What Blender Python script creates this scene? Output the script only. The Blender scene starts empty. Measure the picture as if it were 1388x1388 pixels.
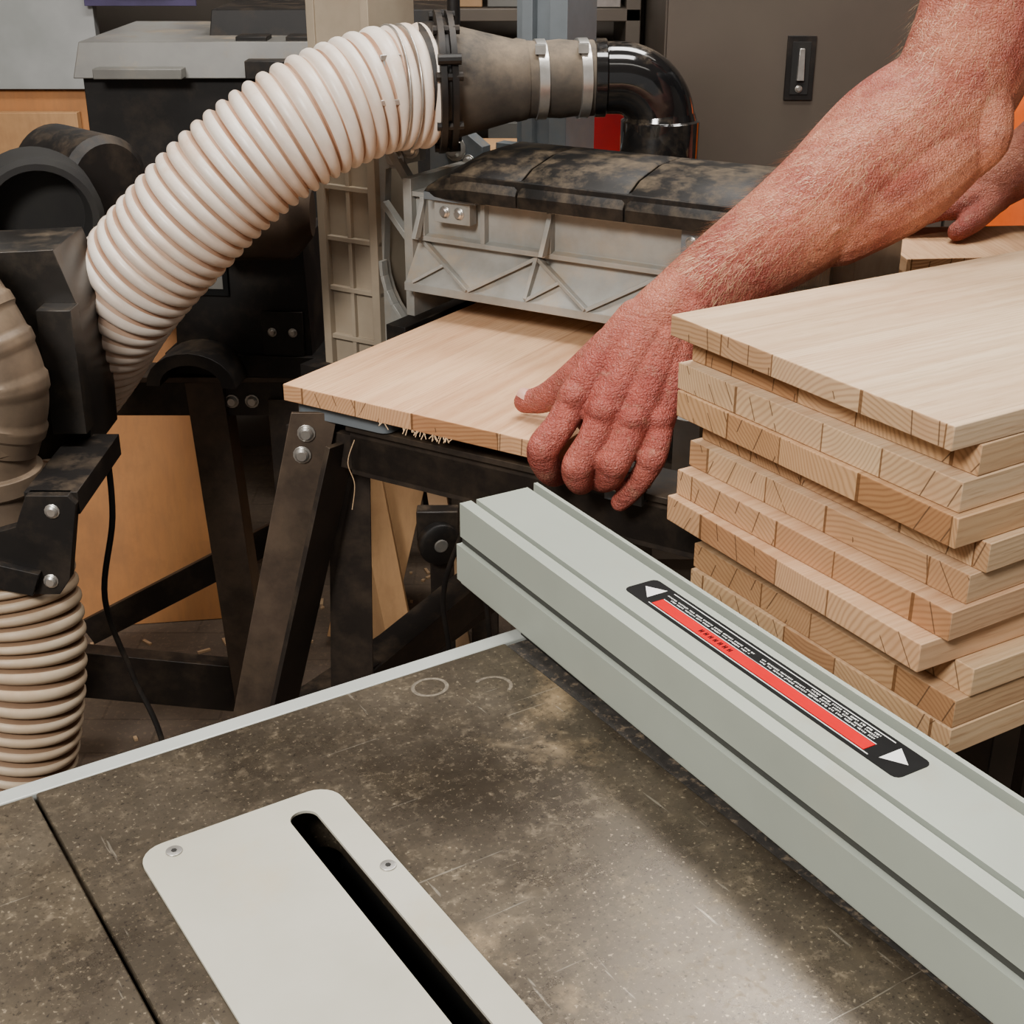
import bpy, math, random
from mathutils import Vector, Matrix, Quaternion
random.seed(4)
rad=math.radians
# ---------------------------------------------------------------- camera
cd=bpy.data.cameras.new("camera"); cam=bpy.data.objects.new("camera",cd)
bpy.context.collection.objects.link(cam)
cam.location=(0,0,1.35); cam.rotation_euler=(rad(90-24.4),0,0)
cd.sensor_width=36; cd.lens=1871/1388*36; cd.clip_start=.02
bpy.context.scene.camera=cam

# ---------------------------------------------------------------- node helpers
class NT:
    def __init__(s,name):
        s.m=bpy.data.materials.new(name); s.m.use_nodes=True
        s.t=s.m.node_tree; s.b=s.t.nodes["Principled BSDF"]
    def n(s,ty,**k):
        x=s.t.nodes.new(ty)
        for a,v in k.items(): setattr(x,a,v)
        return x
    def l(s,a,b): s.t.links.new(a,b)
    def setin(s,inp,v):
        if hasattr(v,'links') or isinstance(v,bpy.types.NodeSocket): s.l(v,inp)
        else: inp.default_value=v
    def math(s,op,a,b=0.0,c=0.0,clamp=False):
        x=s.n("ShaderNodeMath",operation=op); x.use_clamp=clamp
        s.setin(x.inputs[0],a); s.setin(x.inputs[1],b); s.setin(x.inputs[2],c)
        return x.outputs[0]
    def mix(s,f,a,b,bt='MIX'):
        x=s.n("ShaderNodeMix",data_type='RGBA',blend_type=bt)
        s.setin(x.inputs[0],f)
        for i,v in ((6,a),(7,b)):
            if isinstance(v,bpy.types.NodeSocket): s.l(v,x.inputs[i])
            else: x.inputs[i].default_value=(v[0],v[1],v[2],1)
        return x.outputs[2]
    def coord(s,scale=(1,1,1)):
        tc=s.n("ShaderNodeTexCoord"); mp=s.n("ShaderNodeMapping")
        mp.inputs['Scale'].default_value=scale
        s.l(tc.outputs['Object'],mp.inputs[0]); return mp.outputs[0]
    def noise(s,sc,det=4,rough=.55,vec=None,scale=(1,1,1)):
        x=s.n("ShaderNodeTexNoise"); x.inputs['Scale'].default_value=sc
        x.inputs['Detail'].default_value=det; x.inputs['Roughness'].default_value=rough
        s.l(vec if vec is not None else s.coord(scale),x.inputs['Vector']); return x.outputs[0]
    def step(s,v,lo,hi):
        x=s.n("ShaderNodeMapRange"); x.clamp=True
        s.setin(x.inputs[0],v); x.inputs[1].default_value=lo; x.inputs[2].default_value=hi
        return x.outputs[0]
    def bump(s,h,st=.2,dist=.002):
        x=s.n("ShaderNodeBump"); x.inputs['Strength'].default_value=st; x.inputs['Distance'].default_value=dist
        s.l(h,x.inputs['Height']); s.l(x.outputs[0],s.b.inputs['Normal'])
    def out(s,col=None,rough=None,metal=None,spec=None):
        if col is not None:
            if isinstance(col,bpy.types.NodeSocket): s.l(col,s.b.inputs['Base Color'])
            else: s.b.inputs['Base Color'].default_value=(*col,1)
        if rough is not None: s.setin(s.b.inputs['Roughness'],rough)
        if metal is not None: s.setin(s.b.inputs['Metallic'],metal)
        if spec is not None: s.b.inputs['Specular IOR Level'].default_value=spec
        return s.m

def surf(name,c1,c2=None,rough=.5,metal=0,sc=20,dust=None,dust_amt=.5,dsc=14,bump=.1,coat=0,spec=None,soft=0):
    """painted/metal/plastic surface, noise variation, sawdust lying on up-facing parts"""
    t=NT(name); c2=c2 or tuple(x*.75 for x in c1)
    col=t.mix(t.step(t.noise(sc,5,.6),.35,.65),c1,c2)
    r=rough
    if dust:
        g=t.n("ShaderNodeNewGeometry"); sp=t.n("ShaderNodeSeparateXYZ"); t.l(g.outputs['Normal'],sp.inputs[0])
        up=t.step(sp.outputs[2],-.2,.9)
        nz=t.step(t.noise(dsc,8,.68),.62-.34*dust_amt-soft,.80-.25*dust_amt+soft)
        base=t.math('MULTIPLY',nz,t.math('ADD',t.math('MULTIPLY',up,.8),.2))
        f=t.math('MULTIPLY',base,min(1,.55+dust_amt*.5),clamp=True)
        col=t.mix(f,col,dust)
        r=t.math('ADD',t.math('MULTIPLY',f,.9-rough),rough)
    t.bump(t.noise(sc*12,3,.6),bump,.0006)
    if coat: t.b.inputs['Coat Weight'].default_value=coat
    return t.out(col,r,metal,spec)

DUST=(.40,.28,.165)
def wood_boards():
    t=NT("pine_glued_board")
    tc=t.n("ShaderNodeTexCoord"); oi=t.n("ShaderNodeObjectInfo")
    sp=t.n("ShaderNodeSeparateXYZ"); t.l(tc.outputs['Object'],sp.inputs[0])
    sn=t.n("ShaderNodeSeparateXYZ"); t.l(tc.outputs['Normal'],sn.inputs[0])
    x,y,z=sp.outputs; R=oi.outputs['Random']
    W=.083
    warp=t.math('MULTIPLY',t.math('SINE',t.math('ADD',t.math('MULTIPLY',x,31.0),t.math('MULTIPLY',R,40.0))),.014)
    tt=t.math('DIVIDE',t.math('ADD',t.math('ADD',x,warp),t.math('MULTIPLY',R,.08)),W)
    idd=t.math('FLOOR',tt); fr=t.math('FRACT',tt)
    wn=t.n("ShaderNodeTexWhiteNoise",noise_dimensions='1D')
    t.l(t.math('ADD',idd,t.math('MULTIPLY',R,91.7)),wn.inputs['W'])
    sc=t.n("ShaderNodeSeparateColor"); t.l(wn.outputs['Color'],sc.inputs[0]); r1,r2,r3=sc.outputs
    nz=t.noise(3,3,.5,scale=(3,.5,3)); nzf=t.math('MULTIPLY',t.math('SUBTRACT',nz,.5),.022)
    cx=t.math('MULTIPLY',t.math('SUBTRACT',r1,.5),.42)
    dx=t.math('ADD',t.math('SUBTRACT',t.math('MULTIPLY',t.math('SUBTRACT',fr,.5),W),cx),nzf)
    sg=t.math('SUBTRACT',t.math('MULTIPLY',t.math('GREATER_THAN',r3,.5),2.0),1.0)
    dz=t.math('SUBTRACT',z,t.math('MULTIPLY',sg,t.math('ADD',t.math('MULTIPLY',r2,.14),.05)))
    dist=t.math('SQRT',t.math('ADD',t.math('MULTIPLY',dx,dx),t.math('MULTIPLY',dz,dz)))
    ph=t.math('MULTIPLY',t.math('ADD',dist,t.math('MULTIPLY',t.noise(25,2,.5),.004)),2*math.pi/.0040)
    ring=t.math('MULTIPLY_ADD',t.math('SINE',ph),.5,.5)
    ring=t.math('POWER',ring,2.0)
    end=t.math('GREATER_THAN',t.math('ABSOLUTE',sn.outputs[1]),.5)
    fine=t.noise(60,4,.6,scale=(6,.25,6)); fs=t.step(fine,.3,.7)
    streak=t.noise(14,5,.65,scale=(4,.22,4)); ss=t.step(streak,.42,.66)
    pores=t.step(t.noise(200,2,.5,scale=(3,.12,3)),.60,.68)
    topc=t.mix(t.math('MULTIPLY',ring,.32),(.74,.57,.38),(.48,.30,.16))
    topc=t.mix(t.math('MULTIPLY',fs,.30),topc,(.57,.39,.235))
    topc=t.mix(t.math('MULTIPLY',ss,.52),topc,(.47,.285,.155))
    topc=t.mix(t.math('MULTIPLY',pores,.34),topc,(.34,.19,.10))
    endc=t.mix(t.math('MULTIPLY',ring,.50),(.62,.43,.255),(.29,.16,.078))
    endc=t.mix(t.math('MULTIPLY',t.step(t.noise(30,3,.6),.35,.7),.35),endc,(.42,.26,.135))
    col=t.mix(end,topc,endc)
    tint=t.mix(t.step(r2,.1,.95),(1.04,1.04,1.04),(.66,.53,.43))
    col=t.mix(t.math('MULTIPLY_ADD',end,.55,.35),col,tint,'MULTIPLY')
    big=t.step(t.noise(5,3,.6,scale=(2,.8,1)),.42,.7)
    col=t.mix(t.math('MULTIPLY',big,.18),col,(.56,.29,.18))
    col=t.mix(1.0,col,oi.outputs['Color'],'MULTIPLY')
    wn2=t.noise(30,2,.5)
    cr=t.math('FRACT',t.math('MULTIPLY',t.math('ADD',x,t.math('MULTIPLY',z,t.math('MULTIPLY',t.math('SUBTRACT',r1,.5),1.6))),40.0))
    crack=t.math('MULTIPLY',t.math('LESS_THAN',cr,.05),t.math('GREATER_THAN',wn2,.51))
    crack=t.math('MULTIPLY',crack,end)
    col=t.mix(t.math('MULTIPLY',crack,.8),col,(.08,.04,.02))
    gl=t.math('LESS_THAN',fr,.024)
    gf=t.math('MULTIPLY',gl,t.math('MULTIPLY_ADD',end,.66,.16))
    col=t.mix(gf,col,(.12,.05,.015))
    t.bump(t.math('ADD',ring,fine),.14,.0006)
    return t.out(col,.72,0,.25)

def ply_mat(name="plywood",a=(.42,.22,.09),b=(.54,.32,.15)):
    t=NT(name)
    n=t.noise(4,6,.6,scale=(1,1,.35)); n2=t.noise(30,5,.6,scale=(3,3,.4)); n3=t.noise(5,5,.7)
    col=t.mix(t.step(n,.3,.7),a,b); col=t.mix(t.math('MULTIPLY',t.step(n2,.4,.8),.35),col,(.25,.13,.06))
    col=t.mix(t.math('MULTIPLY',t.step(n3,.52,.7),.5),col,(.26,.12,.05))
    return t.out(col,.65,0)

def table_mat(name="cast_iron_dusty",k=1.0):
    t=NT(name)
    n1=t.noise(6,7,.66); n2=t.noise(130,5,.75); n3=t.noise(4.5,6,.65); n4=t.noise(380,2,.6); n5=t.noise(26,7,.75)
    col=t.mix(t.step(n1,.34,.70),(.050*k,.038*k,.026*k),(.100*k,.080*k,.056*k))
    col=t.mix(t.math('MULTIPLY',t.step(n5,.48,.72),.45),col,(.14*k,.108*k,.068*k))
    fine=t.math('MULTIPLY',t.step(n2,.52,.74),t.step(n5,.34,.62))
    col=t.mix(t.math('MULTIPLY',fine,.55),col,(.26,.20,.125))
    p=t.math('MULTIPLY',t.step(n3,.57,.67),t.step(n5,.42,.56))
    col=t.mix(t.math('MULTIPLY',p,.62),col,(.40,.28,.15))
    col=t.mix(t.math('MULTIPLY',t.step(n4,.62,.73),.55),col,(.40,.32,.215))
    col=t.mix(t.math('MULTIPLY',t.step(n4,.40,.30),.6),col,(.014,.010,.008))
    sc=t.step(t.noise(9,3,.6,scale=(1,34,1)),.69,.72)
    sc2=t.step(t.noise(8,3,.6,scale=(22,2,1)),.69,.72)
    col=t.mix(t.math('MULTIPLY',t.math('MAXIMUM',sc,sc2),.28),col,(.45,.40,.32))
    rr=t.math('MULTIPLY_ADD',t.step(n1,.3,.7),.18,.22)
    rr=t.math('ADD',rr,t.math('MULTIPLY',t.math('MAXIMUM',p,fine),.3))
    t.bump(n2,.10,.0005)
    return t.out(col,rr,.6)

def skin_mat():
    t=NT("skin_ruddy")
    n1=t.noise(14,5,.65); n2=t.noise(55,6,.72); n3=t.noise(9,3,.5); n4=t.noise(150,4,.7)
    tc=t.n("ShaderNodeTexCoord"); sp=t.n("ShaderNodeSeparateXYZ"); t.l(tc.outputs['Object'],sp.inputs[0])
    hand=t.step(sp.outputs[2],1.04,.95)   # hands are redder than the forearm
    base=t.mix(t.step(n1,.37,.62),(.50,.195,.112),(.27,.062,.038))
    red=t.mix(t.step(n2,.36,.64),(.46,.105,.080),(.25,.034,.029))
    col=t.mix(t.math('MULTIPLY_ADD',hand,.66,.14),base,red)
    col=t.mix(t.math('MULTIPLY',t.step(n2,.54,.68),.46),col,(.60,.29,.19))
    col=t.mix(t.math('MULTIPLY',t.step(n3,.5,.66),.38),col,(.30,.050,.038))
    col=t.mix(t.math('MULTIPLY',t.step(n4,.52,.68),.35),col,(.24,.045,.03))
    fk=t.n("ShaderNodeTexVoronoi"); fk.inputs['Scale'].default_value=130; t.l(t.coord(),fk.inputs['Vector'])
    sepc=t.n("ShaderNodeSeparateColor"); t.l(fk.outputs['Color'],sepc.inputs[0])
    spot=t.math('MULTIPLY',t.step(fk.outputs['Distance'],.36,.18),t.math('GREATER_THAN',sepc.outputs[0],.74))
    col=t.mix(t.math('MULTIPLY',spot,.48),col,(.18,.042,.022))
    vo=t.n("ShaderNodeTexVoronoi",feature='DISTANCE_TO_EDGE'); vo.inputs['Scale'].default_value=300; t.l(t.coord(),vo.inputs['Vector'])
    wr=t.noise(70,5,.78,scale=(.8,.8,2.6))
    h=t.math('ADD',t.math('MULTIPLY',t.step(vo.outputs[0],0,.25),.6),t.math('MULTIPLY',wr,3.4))
    t.bump(h,.85,.0016)
    t.b.inputs['Subsurface Weight'].default_value=.04
    t.b.inputs['Subsurface Radius'].default_value=(1,.3,.15)
    t.b.inputs['Subsurface Scale'].default_value=.004
    return t.out(col,t.math('MULTIPLY_ADD',t.step(n2,.3,.7),.2,.36),0,.45)

M={}
M['wood']=wood_boards()
M['ply']=ply_mat()
M['ply2']=ply_mat("plywood_orange",(.44,.18,.055),(.50,.23,.08))
M['iron']=table_mat()
M['ironwing']=table_mat("wing_iron",1.2)
M['shadowgrime']=surf("fence_shadow_grime",(.012,.010,.008),(.03,.025,.02),.75,0,120,(.24,.175,.11),.28,200,.4)
M['alu']=surf("brushed_aluminium",(.46,.48,.45),(.40,.42,.39),.45,.3,6,None)
M['insert']=surf("insert_plate_paint",(.46,.44,.365),(.38,.36,.29),.50,.1,7,(.44,.34,.20),.22,6,.05)
M['fence']=surf("fence_anodised",(.34,.37,.315),(.30,.325,.275),.48,.2,5,(.38,.33,.23),.05,9,.04)
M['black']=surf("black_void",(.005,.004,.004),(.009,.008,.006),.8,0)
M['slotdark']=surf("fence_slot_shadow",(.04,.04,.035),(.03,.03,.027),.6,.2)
M['steel']=surf("bolt_steel",(.62,.60,.56),(.45,.43,.40),.3,.85,30)
M['casting']=surf("grey_casting",(.31,.305,.28),(.22,.21,.185),.40,.15,16,(.40,.28,.165),.42,18,.2)
M['casting2']=surf("blue_grey_casting",(.16,.18,.195),(.12,.135,.145),.45,.1,10,DUST,.25,9,.15)
M['column']=surf("beige_column_paint",(.34,.28,.205),(.25,.20,.145),.5,.05,8,DUST,.25,12,.1)
M['lid']=surf("black_lid_dusty",(.006,.0055,.005),(.012,.010,.009),.50,0,20,(.17,.125,.078),.36,34,.25,spec=.22,soft=.05)
M['blackgloss']=surf("black_gloss_pipe",(.005,.005,.0055),(.007,.0065,.0065),.10,0,12,(.22,.16,.10),.20,18,.05,.4,soft=.02)
M['rubber']=surf("dusty_rubber",(.05,.042,.033),(.028,.024,.02),.75,0,18,(.27,.20,.13),.60,14,.3,soft=.06)
M['stand']=surf("black_steel_stand",(.014,.011,.009),(.026,.019,.015),.45,.2,9,(.20,.135,.08),.30,20,.15,soft=.06)
M['standb']=surf("brown_dusty_steel",(.075,.052,.038),(.042,.030,.022),.45,.3,9,(.28,.19,.115),.42,16,.15,soft=.06)
M['dark']=surf("dark_plastic",(.007,.006,.0055),(.012,.010,.009),.5,0,12,(.13,.09,.055),.22,18,.1,spec=.28,soft=.06)
M['greyplas']=surf("grey_plastic_cover",(.15,.145,.13),(.11,.105,.095),.45,0,9,(.34,.25,.16),.34,14,.08)
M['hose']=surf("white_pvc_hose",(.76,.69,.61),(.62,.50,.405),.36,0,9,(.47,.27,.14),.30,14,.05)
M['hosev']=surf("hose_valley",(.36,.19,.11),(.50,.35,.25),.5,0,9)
M['hoseb']=surf("beige_pvc_hose",(.52,.42,.30),(.40,.29,.19),.5,0,9,(.42,.28,.16),.45,12,.05)
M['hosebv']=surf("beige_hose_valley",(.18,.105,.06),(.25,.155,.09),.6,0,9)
M['duct']=surf("brown_grey_duct",(.14,.10,.070),(.09,.066,.046),.38,.1,9,(.34,.235,.14),.38,14,.1,soft=.06)
M['sheet']=surf("dark_sheet_metal",(.040,.036,.033),(.024,.022,.020),.3,.4,7,(.20,.145,.09),.26,24,.1,soft=.05)
M['cab']=surf("cabinet_paint",(.095,.075,.057),(.078,.061,.047),.5,.1,3,None,bump=.05)
M['red']=surf("red_label",(.62,.002,.008),(.56,.002,.007),.8,0,spec=.05)
M['redbox']=surf("red_plastic",(.20,.002,.006),(.15,.002,.005),.6,0,spec=.2)
M['white']=surf("white_print",(.80,.80,.77),(.74,.74,.72),.6,0)
M['whitepanel']=surf("white_panel",(.42,.42,.42),(.28,.29,.28),.35,0,3)
M['purple']=surf("purple_print",(.04,.028,.08),(.055,.04,.11),.5,0)
M['card']=surf("cardboard",(.36,.22,.12),(.30,.18,.09),.8,0,9)
M['label']=surf("black_label",(.005,.005,.005),(.008,.008,.008),.75,0,spec=.12)
M['orange']=surf("orange_plastic",(.85,.14,.012),(.75,.11,.01),.4,0)
M['belt']=surf("sanding_belt",(.02,.017,.014),(.035,.028,.022),.8,0,60,DUST,.35,30,.3)
M['skin']=skin_mat()
M['nail']=surf("nail",(.62,.36,.28),(.56,.29,.21),.3,0)
M['shirt']=surf("grey_shirt",(.13,.13,.13),(.10,.10,.10),.85,0,30,None,bump=.3)
M['jeans']=surf("work_trousers",(.05,.06,.09),(.035,.045,.07),.85,0,30,None,bump=.3)
M['hair']=surf("grey_hair",(.22,.19,.16),(.14,.12,.10),.7,0,80,None,bump=.5)
M['armhair']=surf("arm_hair",(.72,.48,.28),(.55,.33,.17),.5,0)
M['wallp']=surf("wall_paint",(.17,.145,.12),(.13,.11,.09),.8,0,3)
M['ceil']=surf("ceiling_paint",(.55,.54,.52),(.5,.49,.47),.8,0,3)
M['ringmark']=surf("chalk_mark",(.17,.14,.10),(.08,.062,.043),.6,.2,300)
M['chip']=surf("wood_shavings",(.56,.38,.22),(.44,.28,.15),.8,0,40)
def floor_mat():
    t=NT("dusty_concrete_floor")
    br=t.n("ShaderNodeTexBrick"); br.inputs['Scale'].default_value=2.4
    br.inputs['Color1'].default_value=(.115,.085,.062,1); br.inputs['Color2'].default_value=(.10,.073,.053,1)
    br.inputs['Mortar'].default_value=(.065,.047,.034,1); br.inputs['Mortar Size'].default_value=.006
    t.l(t.coord(),br.inputs['Vector'])
    n=t.noise(7,6,.65); n2=t.noise(90,4,.7); n3=t.noise(20,5,.7)
    col=t.mix(t.math('MULTIPLY',t.step(n,.35,.7),.7),br.outputs[0],(.18,.125,.082))
    col=t.mix(t.math('MULTIPLY',t.step(n3,.5,.7),.5),col,(.07,.05,.036))
    col=t.mix(t.math('MULTIPLY',t.step(n2,.55,.7),.45),col,(.30,.20,.12))
    t.bump(n2,.3,.002); return t.out(col,.85,0)
M['floor']=floor_mat()
def emi(name,s):
    t=NT(name); t.b.inputs['Emission Color'].default_value=(1,.96,.9,1); t.b.inputs['Emission Strength'].default_value=s
    return t.out((.9,.9,.9),.5,0)
M['tube']=emi("fluorescent_tube",6)

# ---------------------------------------------------------------- mesh builder
def cr(P,n):
    P=[tuple(p) for p in P]; out=[]
    for i in range(len(P)-1):
        p0=P[max(i-1,0)];p1=P[i];p2=P[i+1];p3=P[min(i+2,len(P)-1)]
        for k in range(n):
            t=k/n
            out.append(tuple(.5*((2*b)+(-a+c)*t+(2*a-5*b+4*c-d)*t*t+(-a+3*b-3*c+d)*t**3) for a,b,c,d in zip(p0,p1,p2,p3)))
    out.append(P[-1]); return out

class Obj:
    def __init__(s,name,loc=(0,0,0),rotz=0,bevel=.0012,parent=None,sharp=35):
        s.name=name; s.mw=Matrix.Translation(loc)@Matrix.Rotation(rad(rotz),4,'Z')
        s.v=[];s.f=[];s.mi=[];s.mats=[];s.bevel=bevel;s.parent=parent;s.sharp=sharp
    def mat(s,k):
        if k not in s.mats: s.mats.append(k)
        return s.mats.index(k)
    def add(s,vs,fs,m,T=None):
        o=len(s.v)
        for p in vs:
            p=Vector(p)
            s.v.append(T@p if T is not None else p)
        if isinstance(m,(list,)): ms=[s.mat(k) for k in m]
        else: ms=[s.mat(m)]*len(fs)
        for f,k in zip(fs,ms): s.f.append(tuple(i+o for i in f)); s.mi.append(k)
    def box(s,lo,hi,m,T=None,taper=0):
        x0,y0,z0=lo;x1,y1,z1=hi;t=taper
        vs=[(x0,y0,z0),(x1,y0,z0),(x1,y1,z0),(x0,y1,z0),(x0+t,y0+t,z1),(x1-t,y0+t,z1),(x1-t,y1-t,z1),(x0+t,y1-t,z1)]
        s.add(vs,[(3,2,1,0),(4,5,6,7),(0,1,5,4),(1,2,6,5),(2,3,7,6),(3,0,4,7)],m,T)
    def frame(s,p,q,up):
        p=Vector(p);q=Vector(q);d=(q-p);L=d.length;d.normalize();up=Vector(up)
        x=d.cross(up).normalized();y=x.cross(d).normalized()
        return L,Matrix((( x.x,d.x,y.x,p.x),(x.y,d.y,y.y,p.y),(x.z,d.z,y.z,p.z),(0,0,0,1)))
    def beam(s,p,q,w,h,m,up=(0,0,1)):
        L,T=s.frame(p,q,up); s.box((-w/2,0,-h/2),(w/2,L,h/2),m,T)
    def angle(s,p,q,w,th,m,up=(0,0,1)):
        L,T=s.frame(p,q,up)
        s.box((0,0,0),(w,L,th),m,T); s.box((0,0,-w),(th,L,-.0001),m,T)
    def prism(s,poly,d0,d1,m,axis='x',T=None):
        n=len(poly)
        def mk(a,d):
            return (d,a[0],a[1]) if axis=='x' else ((a[0],d,a[1]) if axis=='y' else (a[0],a[1],d))
        vs=[mk(a,d0) for a in poly]+[mk(a,d1) for a in poly]
        fs=[tuple(range(n))[::-1],tuple(range(n,2*n))]+[(i,(i+1)%n,(i+1)%n+n,i+n) for i in range(n)]
        s.add(vs,fs,m,T)
    def lathe(s,o,axis,prof,m,seg=40,cap=True):
        o=Vector(o);a=Vector(axis).normalized();x=a.orthogonal().normalized();y=a.cross(x)
        vs=[];fs=[]
        for t,r in prof:
            for k in range(seg):
                an=2*math.pi*k/seg; vs.append(o+a*t+(x*math.cos(an)+y*math.sin(an))*r)
        for i in range(len(prof)-1):
            for k in range(seg):
                k2=(k+1)%seg; fs.append((i*seg+k,i*seg+k2,(i+1)*seg+k2,(i+1)*seg+k))
        if cap:
            fs.append(tuple(range(seg))[::-1]); fs.append(tuple((len(prof)-1)*seg+k for k in range(seg)))
        s.add(vs,fs,m)
    def bolt(s,p,axis,r,m='steel',h=None):
        h=h or r*.6
        s.lathe(p,axis,[(0,r*1.35),(r*.2,r*1.35),(r*.2,r),(h,r),(h+r*.25,r*.7)],m,12)
    def sweep(s,path,rf,m,seg=32,m2=None,cap=True,sub=8,dense=None):
        P=[Vector(p) for p in (cr(path,sub) if sub else path)]
        if dense:
            L=[0]
            for i in range(1,len(P)): L.append(L[-1]+(P[i]-P[i-1]).length)
            n=int(L[-1]/dense); Q=[];j=0
            for i in range(n+1):
                t=L[-1]*i/n
                while j<len(L)-2 and L[j+1]<t: j+=1
                u=(t-L[j])/max(1e-9,L[j+1]-L[j]); Q.append(P[j].lerp(P[j+1],min(1,u)))
            P=Q
        T=[(P[min(i+1,len(P)-1)]-P[max(i-1,0)]).normalized() for i in range(len(P))]
        if dense:
            for _ in range(6): T=[T[0]]+[(T[i-1]+T[i]+T[i+1]).normalized() for i in range(1,len(T)-1)]+[T[-1]]
        x=T[0].orthogonal().normalized(); vs=[];fs=[];ms=[];s_=0;two=[]
        tot=sum((P[i+1]-P[i]).length for i in range(len(P)-1))
        for i,p in enumerate(P):
            if i: s_+=(P[i]-P[i-1]).length
            x=(x-T[i]*x.dot(T[i])).normalized(); y=T[i].cross(x)
            r=rf(s_,tot); b=False
            if isinstance(r,tuple): r,b=r
            two.append(b)
            for k in range(seg):
                an=2*math.pi*k/seg; vs.append(p+(x*math.cos(an)+y*math.sin(an))*r)
        for i in range(len(P)-1):
            for k in range(seg):
                k2=(k+1)%seg; fs.append((i*seg+k,i*seg+k2,(i+1)*seg+k2,(i+1)*seg+k)); ms.append(m2 if (m2 and two[i]) else m)
        if cap:
            fs.append(tuple(range(seg))[::-1]); ms.append(m); fs.append(tuple((len(P)-1)*seg+k for k in range(seg))); ms.append(m)
        s.add(vs,fs,ms)
    def ball(s,c,r,m,seg=16,sc=(1,1,1)):
        vs=[];fs=[];n=seg//2
        for i in range(n+1):
            th=math.pi*i/n
            for k in range(seg):
                an=2*math.pi*k/seg
                vs.append((c[0]+r*sc[0]*math.sin(th)*math.cos(an),c[1]+r*sc[1]*math.sin(th)*math.sin(an),c[2]+r*sc[2]*math.cos(th)))
        for i in range(n):
            for k in range(seg):
                k2=(k+1)%seg; fs.append((i*seg+k2,i*seg+k,(i+1)*seg+k,(i+1)*seg+k2))
        s.add(vs,fs,m)
    def limb(s,pts,m,sub=6,seg=16,side=None,fl=1.0):
        C=cr(pts,sub)
        P=[Vector(c[:3]) for c in C]; R=[c[3] for c in C]
        d0=(P[0]-P[1]).normalized(); d1=(P[-1]-P[-2]).normalized()
        h0=[];h1=[]
        for k in (85,60,35,15):
            a=rad(k); h0.append((P[0]+d0*R[0]*math.sin(a),R[0]*math.cos(a))); h1.append((P[-1]+d1*R[-1]*math.sin(a),R[-1]*math.cos(a)))
        seq=h0+list(zip(P,R))+h1[::-1]
        pts2=[q[0] for q in seq]; rr=[q[1] for q in seq]
        vs=[];fs=[]
        T=[(pts2[min(i+1,len(seq)-1)]-pts2[max(i-1,0)]).normalized() for i in range(len(seq))]
        x=Vector(side).normalized() if side is not None else T[0].orthogonal().normalized()
        for i in range(len(seq)):
            x=(x-T[i]*x.dot(T[i])).normalized(); y=T[i].cross(x)
            for k in range(seg):
                an=2*math.pi*k/seg; vs.append(pts2[i]+(x*math.cos(an)+y*math.sin(an)*fl)*rr[i])
        for i in range(len(seq)-1):
            for k in range(seg):
                k2=(k+1)%seg; fs.append((i*seg+k,i*seg+k2,(i+1)*seg+k2,(i+1)*seg+k))
        fs.append(tuple(range(seg))[::-1]); fs.append(tuple((len(seq)-1)*seg+k for k in range(seg)))
        s.add(vs,fs,m)
    def done(s,remesh=None,smooth=0,subsurf=0):
        me=bpy.data.meshes.new(s.name); me.from_pydata([tuple(v) for v in s.v],[],s.f)
        for k in s.mats: me.materials.append(M[k])
        me.polygons.foreach_set("material_index",s.mi)
        me.polygons.foreach_set("use_smooth",[True]*len(s.f))
        me.update(); me.set_sharp_from_angle(angle=rad(s.sharp))
        o=bpy.data.objects.new(s.name,me); bpy.context.collection.objects.link(o)
        if s.parent: o.parent=s.parent
        o.matrix_world=s.mw
        if remesh:
            r=o.modifiers.new("r",'REMESH'); r.mode='VOXEL'; r.voxel_size=remesh; r.use_smooth_shade=True
            if smooth:
                q=o.modifiers.new("s",'SMOOTH'); q.factor=.5; q.iterations=smooth
        elif s.bevel:
            b=o.modifiers.new("b",'BEVEL'); b.width=s.bevel; b.segments=2; b.limit_method='ANGLE'; b.angle_limit=rad(50)
            b.harden_normals=False
        return o
def empty(name,loc=(0,0,0),rotz=0):
    e=bpy.data.objects.new(name,None); e.location=loc; e.rotation_euler=(0,0,rad(rotz)); e.empty_display_size=.1
    bpy.context.collection.objects.link(e); return e

# ---------------------------------------------------------------- room
o=Obj("floor",bevel=0); o.box((-2.6,-2.6,-.1),(2.6,3.4,0),'floor'); o.done()
o=Obj("wall_back",bevel=0); o.box((-2.6,3.4,0),(2.6,3.5,3.0),'wallp'); o.done()
o=Obj("wall_left",bevel=0); o.box((-2.7,-2.6,0),(-2.6,3.4,3.0),'wallp'); o.done()
o=Obj("wall_right",bevel=0); o.box((2.6,-2.6,0),(2.7,3.4,3.0),'wallp'); o.done()
o=Obj("ceiling",bevel=0); o.box((-2.6,-2.6,3.0),(2.6,3.4,3.1),'ceil'); o.done()
def fixture(x,y):
    o=Obj("fluorescent_batten_light",(x,y,2.9),0); o.box((-.62,-.09,.02),(.62,.09,.1),'white')
    for dy in (-.045,.045): o.lathe((-.6,dy,0),(1,0,0),[(0,.014),(1.2,.014)],'tube',12)
    o.done()
for x,y in ((-1.1,.3),(.9,.3),(-1.1,2.2),(.9,2.2)): fixture(x,y)
def area(n,loc,rot,sx,sy,e,col=(1,.965,.915)):
    l=bpy.data.lights.new(n,'AREA'); l.shape='RECTANGLE'; l.size=sx; l.size_y=sy; l.energy=e; l.color=col
    ob=bpy.data.objects.new(n,l); bpy.context.collection.objects.link(ob); ob.location=loc; ob.rotation_euler=[rad(a) for a in rot]
area("light_front",(-.9,-.8,2.5),(32,-14,0),.8,.5,100)
area("light_mid",(.0,1.30,2.8),(0,0,0),1.4,.4,46)
area("light_back",(.62,2.35,2.75),(-18,0,0),.7,.5,33)
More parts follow.
